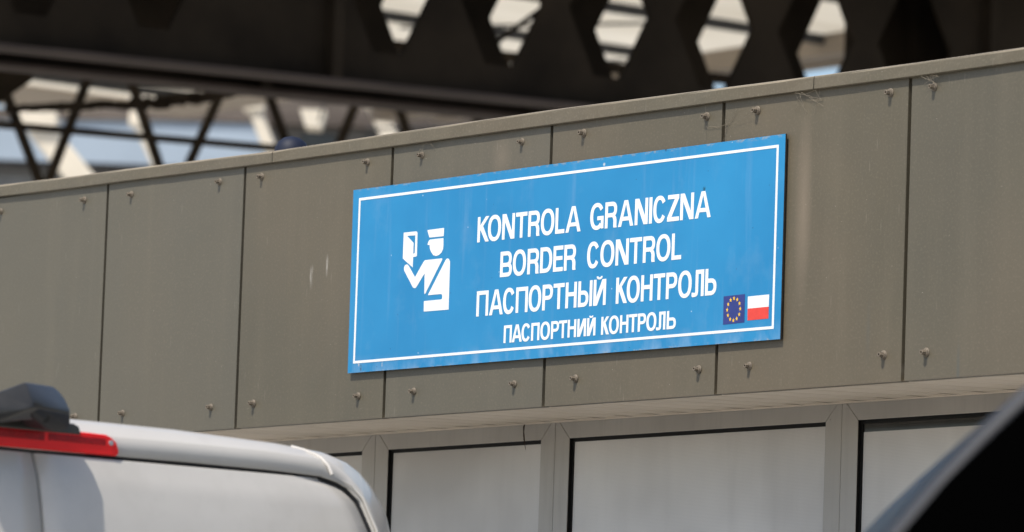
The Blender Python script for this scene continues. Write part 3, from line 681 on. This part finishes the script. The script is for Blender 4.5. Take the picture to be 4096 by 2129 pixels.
# ------------------------------------------------------------------ the steel canopy behind the booth
GD = Vector((math.cos(FAC), math.sin(FAC), 0)); GM = Vector((math.sin(FAC), -math.cos(FAC), 0))     # along and across the girders
GO = Vector((-.0407, 30.0, 0))
canopy = empty("steel_canopy", tuple(GO), FAC, "dark steel canopy with paired girders pierced by hexagonal holes above and behind the booth", "canopy")
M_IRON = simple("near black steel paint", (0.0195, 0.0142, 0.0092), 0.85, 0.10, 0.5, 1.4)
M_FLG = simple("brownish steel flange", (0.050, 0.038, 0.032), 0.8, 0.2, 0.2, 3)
SLP = .028
def girder(y, holes, u0, u1):
    zc = lambda u: 5.985 + SLP * u
    P = .765; vw, fw, hh = .292, .097, .372; zt = .55; zb = -.545
    b = MB(); t2 = .014
    ks = sorted(holes)
    def quadcol(ua, ub, a0, b0, a1, b1):      # slab between two heights that change from ua to ub
        fr = [(ua, y - t2, zc(ua) + a0), (ub, y - t2, zc(ub) + a1), (ub, y - t2, zc(ub) + b1), (ua, y - t2, zc(ua) + b0)]
        bk_ = [(p[0], y + t2, p[2]) for p in fr]; b.hexa(fr, bk_)
    cur = u0
    for k in ks:
        c = .669 + P * k + (0 if y == 0 else -.05)
        if c - vw > cur: quadcol(cur, c - vw, zb, zt, zb, zt)
        for (ua, ub, h0, h1) in ((c - vw, c - fw, 0, hh), (c - fw, c + fw, hh, hh), (c + fw, c + vw, hh, 0)):
            quadcol(ua, ub, zb, -h0, zb, -h1); quadcol(ua, ub, h0, zt, h1, zt)
        cur = c + vw
    quadcol(cur, u1, zb, zt, zb, zt)
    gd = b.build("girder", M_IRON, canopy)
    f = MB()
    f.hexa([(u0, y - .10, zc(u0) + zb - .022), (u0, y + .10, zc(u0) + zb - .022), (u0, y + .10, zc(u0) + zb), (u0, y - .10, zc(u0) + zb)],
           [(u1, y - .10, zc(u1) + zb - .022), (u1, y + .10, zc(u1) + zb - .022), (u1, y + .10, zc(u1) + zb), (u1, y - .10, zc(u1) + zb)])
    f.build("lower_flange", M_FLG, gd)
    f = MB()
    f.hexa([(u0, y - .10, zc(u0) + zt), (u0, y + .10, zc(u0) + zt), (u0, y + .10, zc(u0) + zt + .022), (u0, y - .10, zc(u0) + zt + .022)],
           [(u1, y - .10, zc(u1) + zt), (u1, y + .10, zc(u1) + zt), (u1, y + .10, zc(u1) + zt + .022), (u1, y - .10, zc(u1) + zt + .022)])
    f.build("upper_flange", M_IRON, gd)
    for u in (-1.25, 3.52):
        MB().box(u - .035, u + .035, y - .10, y - .015, zc(u) + zb, zc(u) + zt).build("stiffener", M_IRON, gd)
    return gd
girder(0, (-5, -4, -2, -1, 0, 1, 2, 3), -6.2, 7.0)
girder(.66, (-1, 0, 1, 2, 3), -6.2, 7.0)
MB().box(-6.2, -0.95, 1.25, 1.30, 5.50, 6.60).build("back_plate", M_IRON, canopy)
MB().box(3.55, 7.0, 1.25, 1.30, 5.75, 6.70).build("back_plate", M_IRON, canopy)
MB().box(-6.4, 7.2, -1.2, 1.6, 6.80, 6.95).build("shade_deck", M_IRON, canopy)  # out-of-view deck, added to shade the girders and flanges
for u in (-5.9, 6.6):
    for y in (0, .66): MB().box(u - .12, u + .12, y - .12, y + .12, 0, 5.20).build("column", M_IRON, canopy)
# a sway rod and the dark gusset at the left
def cl(p): return Matrix.Rotation(-FAC, 3, 'Z') @ (Vector(p) - GO)
rod = MB().tube([cl(at(1830, 330, 31.6)), cl(at(2010, 150, 31.6)), cl(at(2190, 20, 31.6))], .016, 8); rod.build("sway_rod", M_IRON, canopy)
g0 = [(-40, 250), (135, 275), (128, 322), (50, 410), (-40, 440)]
MB().hexa([cl(at(x, y, 31.3)) for x, y in (g0[0], g0[1], g0[2], g0[4])], [cl(at(x, y, 31.35)) for x, y in (g0[0], g0[1], g0[2], g0[4])]).build("gusset", M_IRON, canopy)

# lattice truss further back, parallel to the girders
T0 = Vector((-2.3635, 35.0, 0))
truss = empty("lattice_truss", tuple(T0), FAC, "dark zigzag lattice truss of slim steel bars seen under the girders at the left", "truss")
zz = lambda u, z: z + .035 * u
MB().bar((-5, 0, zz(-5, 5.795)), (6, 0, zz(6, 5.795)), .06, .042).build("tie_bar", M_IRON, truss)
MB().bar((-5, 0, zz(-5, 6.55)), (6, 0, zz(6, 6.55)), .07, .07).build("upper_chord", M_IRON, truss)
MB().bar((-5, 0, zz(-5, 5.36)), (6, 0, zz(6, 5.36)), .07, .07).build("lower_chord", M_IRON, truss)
tops = [-4.5, -3.46, -2.42, -1.38, -.34, .73, 1.80, 2.84, 3.9]; bots = [-3.95, -2.9, -1.85, -.79, .188, 1.29, 2.32, 3.37]
for i, bu in enumerate(bots):
    MB().bar((tops[i], 0, zz(tops[i], 6.54)), (bu, 0, zz(bu, 5.38)), .048, .048).build("diagonal", M_IRON, truss)
    MB().bar((bu, 0, zz(bu, 5.38)), (tops[i + 1], 0, zz(tops[i + 1], 6.54)), .048, .048).build("diagonal", M_IRON, truss)
for u in (-4.8, 5.8): MB().box(u - .1, u + .1, -.1, .1, 0, zz(u, 5.32)).build("post", M_IRON, truss)
# cables slung below the canopy
cb = MB(); base = [(20, 440), (250, 432), (480, 424), (640, 410), (820, 392), (1000, 366), (1180, 338), (1400, 310), (1700, 285)]
for j in range(5):
    q = []
    for i in range(len(base) - 1):
        for k in range(6):
            u = k / 6; x = base[i][0] * (1 - u) + base[i + 1][0] * u; y = base[i][1] * (1 - u) + base[i + 1][1] * u
            w = 7 + 18 * math.exp(-((x - 690) / 170) ** 2)
            q.append(at(x, y + random.uniform(-w, w) - j * 2, 33.0 + .02 * j))
    cb.tube(q, .015 + .005 * (j % 3), 6)
tag(cb.build("cable_bundle", M_IRON), "tangled dark cable bundle slung below the girders at the upper left", "cables")

# ------------------------------------------------------------------ the far canopy, its raking columns and the hall behind
FC = Vector((0, 44.0, 0))
far = empty("far_canopy", tuple(FC), FAC, "far canopy with cream translucent roof sheets on dark purlins behind the girders", "canopy")
def sheet_mat():
    t = Nt("cream roof sheet"); co = t.coord()
    col = t.ramp(t.noise(t.coord(None, (.25, 1.2, 1)), 1.0, 4), (0.3, (0.70, 0.66, 0.58, 1)), (0.7, (0.90, 0.87, 0.80, 1)))
    tr = t.n("BsdfTranslucent"); t.l(col, tr.inputs[0]); mx = t.n("MixShader"); mx.inputs[0].default_value = 0.72
    t.set(col, 0.6, 0.3); t.l(t.b.outputs[0], mx.inputs[1]); t.l(tr.outputs[0], mx.inputs[2])
    t.l(mx.outputs[0], t.t.nodes["Material Output"].inputs[0]); return t.m
M_SHEET = sheet_mat()
M_PURL = simple("dark grey purlin", (0.035, 0.036, 0.038), 0.7, 0.3)
M_BEIGE = simple("beige roof edge", (0.30, 0.255, 0.205), 0.8, 0.2, 0.15, 1.5)
M_CREAM = simple("cream painted steel", (0.74, 0.66, 0.53), 0.6, 0.3, 0.08, 2)
ZR = 7.62
MB().box(-18, .40, -12.0, 1.0, ZR, ZR + .03).box(-18, -.90, 1.0, 4.1, ZR, ZR + .03).build("roof_sheet", M_SHEET, far)
for k in range(10):
    y = -11.6 + 1.66 * k
    MB().box(-18, .40 if y < 1 else -.9, y - .03, y + .03, ZR - .075, ZR - .003).build("purlin", M_PURL, far)
MB().box(-18, -.90, 4.11, 5.25, ZR - .02, ZR + .10).box(-.89, .40, 1.01, 2.6, ZR - .02, ZR + .10).box(-.89, -.15, 2.61, 4.6, ZR - .02, ZR + .10).build("ceiling", simple("pale beige ceiling", (0.42, 0.36, 0.29), 0.8, 0.2, 0.15, 1.5), far)
for k in range(9):
    y = -11.6 + 1.66 * k; u = -9.5 + 1.1 * k
    MB().tube([(u, y, ZR - .10), (u + 1.1, y + 1.66, ZR - .10)], .012, 6).build("bracing_rod", M_PURL, far)
    MB().tube([(u + 1.6, y + 1.66, ZR - .115), (u + 2.7, y, ZR - .115)], .012, 6).build("bracing_rod", M_PURL, far)
MB().box(.41, .62, -12.0, 2.6, ZR - .16, ZR + .06).build("edge_beam", M_BEIGE, far)
MB().box(1.05, 1.17, -12.0, 2.6, ZR - .10, ZR - .01).build("edge_tube", M_BEIGE, far)
MB().box(.63, 1.6, -12.0, 2.6, ZR - .005, ZR + .05).build("gutter", M_CREAM, far)
for u, y in ((-16, 3), (-16, -11), (.2, -11.5), (-8, 4)):
    if y < 8: MB().box(u - .15, u + .15, y - .15, y + .15, 0, ZR - .13).build("column", M_PURL, far)
# raking columns, each a thing of its own
def raking(p0, p1, wpx, y, label, up=None):
    a, b = at(*p0, y), at(*p1, y); d = (b - a)
    foot = a + d * ((a.z) / -d.z)            # carried on down to the ground
    o = empty("raking_column", (foot.x, foot.y, 0), 0, label, "column", "cream raking columns behind the booth"); o["kind"] = "thing"
    w = wpx * y / FPX
    MB().bar(a - foot, Vector((0, 0, 0)), w, w, (0, 1, 0)).build("shaft", M_CREAM, o, .03)
    hd = a - foot
    MB().box(hd.x - w * .8, hd.x + w * .8, hd.y - w * .8, hd.y + w * .8, hd.z - .04, hd.z + .10).build("head_plate", M_CREAM, o, .01)
raking((150, 500), (302, 690), 104, 52, "thickest cream raking column, leftmost, seen through the lattice truss")
raking((548, 490), (628, 664), 38, 54, "slimmest cream raking column, seen through the lattice right of the thickest one")
raking((1015, 430), (1077, 590), 52, 52, "cream raking column left of the dark blue roof vent")
raking((1498, 412), (1556, 545), 68, 50, "cream raking column farthest to the right, beside the small hanging lamp housing")
# hanging cream light box below the far edge beam
lb = [at(x, y, 48) for x, y in ((1200, 436), (1303, 440), (1282, 508), (1222, 505))]
MB().hexa(lb, [p + Vector((0, .35, 0)) for p in lb]).build("light_box", M_CREAM); tag(bpy.data.objects["light_box"], "small cream lamp housing hanging above the booth roof between two raking columns", "lamp housing")
bpy.data.objects["light_box"].data.update()

hall = empty("far_hall", (0, 70, 0), 0, "far hall with pale blue sky stand-in and beige eave, glimpsed through the lattice truss", "building")
M_SKYWALL = simple("pale blue sky stand-in", (0.34, 0.405, 0.475), 0.6, 0.3, 0.10, 0.8)
M_DARK = simple("dark band", (0.05, 0.047, 0.045), 0.8, 0.2)
M_GREY2 = simple("annex wall", (0.12, 0.115, 0.11), 0.8, 0.2, 0.3, 0.7)
M_BROWN = simple("annex roof edge", (0.085, 0.07, 0.06), 0.8, 0.2, 0.3, 0.7)
M_GREY = simple("grey plinth wall", (0.21, 0.21, 0.205), 0.8, 0.2)
zy = lambda py, x=600, y=70: at(x, py, y).z
MB().box(-7.5, 6.5, -.45, 6, zy(676), zy(500)).build("wall", M_SKYWALL, hall)  # blue wall added in place of the open sky beyond the truss
MB().box(-7.5, 6.5, -.42, 6, zy(705), zy(677)).build("window_band", M_DARK, hall)
MB().box(-7.5, 6.5, -.2, 6, 0, zy(706)).build("lower_wall", M_GREY, hall)
ev = MB()
A = [at(-700, 470, 69.5), at(560, 480, 69.5), at(1080, 490, 69.5), at(2300, 470, 69.5)]; B = [at(-700, 440, 69.5), at(300, 428, 69.5), at(1000, 404, 69.5), at(2300, 370, 69.5)]
v = [p - Vector((0, 70, 0)) for p in A + B]
ev.add(v + [p + Vector((0, 7, 0)) for p in v], [(0, 1, 5, 4), (1, 2, 6, 5), (2, 3, 7, 6), (8, 12, 13, 9), (9, 13, 14, 10), (10, 14, 15, 11), (0, 8, 9, 1), (1, 9, 10, 2), (2, 10, 11, 3), (4, 5, 13, 12), (5, 6, 14, 13), (6, 7, 15, 14), (0, 4, 12, 8), (3, 11, 15, 7)])
ev.build("eave", simple("brown eave", (0.13, 0.108, 0.092), 0.8, 0.2, 0.2, 0.8), hall)
an = empty("far_annex", (0, 62, 0), 0, "low grey flat roofed annex in front of the far hall, behind the roof vent", "building")
xa, xb = at(1085, 500, 62).x, at(2300, 500, 62).x
MB().box(xa, xb, 0, 5, 0, at(1500, 520, 62).z).build("wall", M_GREY2, an)
MB().box(xa - .1, xb, -.25, 5.2, at(1500, 519, 62).z, at(1500, 478, 62).z).build("roof", M_BROWN, an)
for i in range(5):
    x = xa + .35 + i * .72
    MB().box(x, x + .42, -.02, 0, at(1500, 640, 62).z, at(1500, 545, 62).z).build("window", M_GLASS, an)
# dark blue roof vent on the booth
rv = MB(); c = Vector((at(1166, 600, 15.4))); c = Vector((c.x, c.y, 0))
zt = at(1166, 545, 15.4).z; rr = 70 * 15.4 / FPX
prof = [(0, zt), (rr * .45, zt - rr * .10), (rr * .80, zt - rr * .36), (rr * .97, zt - rr * .70), (rr, zt - rr * 1.0), (rr, zt - rr * 1.2), (rr * .6, zt - rr * 1.25), (rr * .6, ZF + .32)]
n = 24; rv.grid([[(r * math.cos(2 * math.pi * k / n), r * math.sin(2 * math.pi * k / n), z) for k in range(n + 1)] for r, z in prof], True)
o = rv.build("roof_vent", simple("dark blue vent", (0.008, 0.012, 0.028), 0.6, 0.3)); o.location = c
tag(o, "small dark blue domed vent on the booth roof, peeking over the capping", "roof vent")
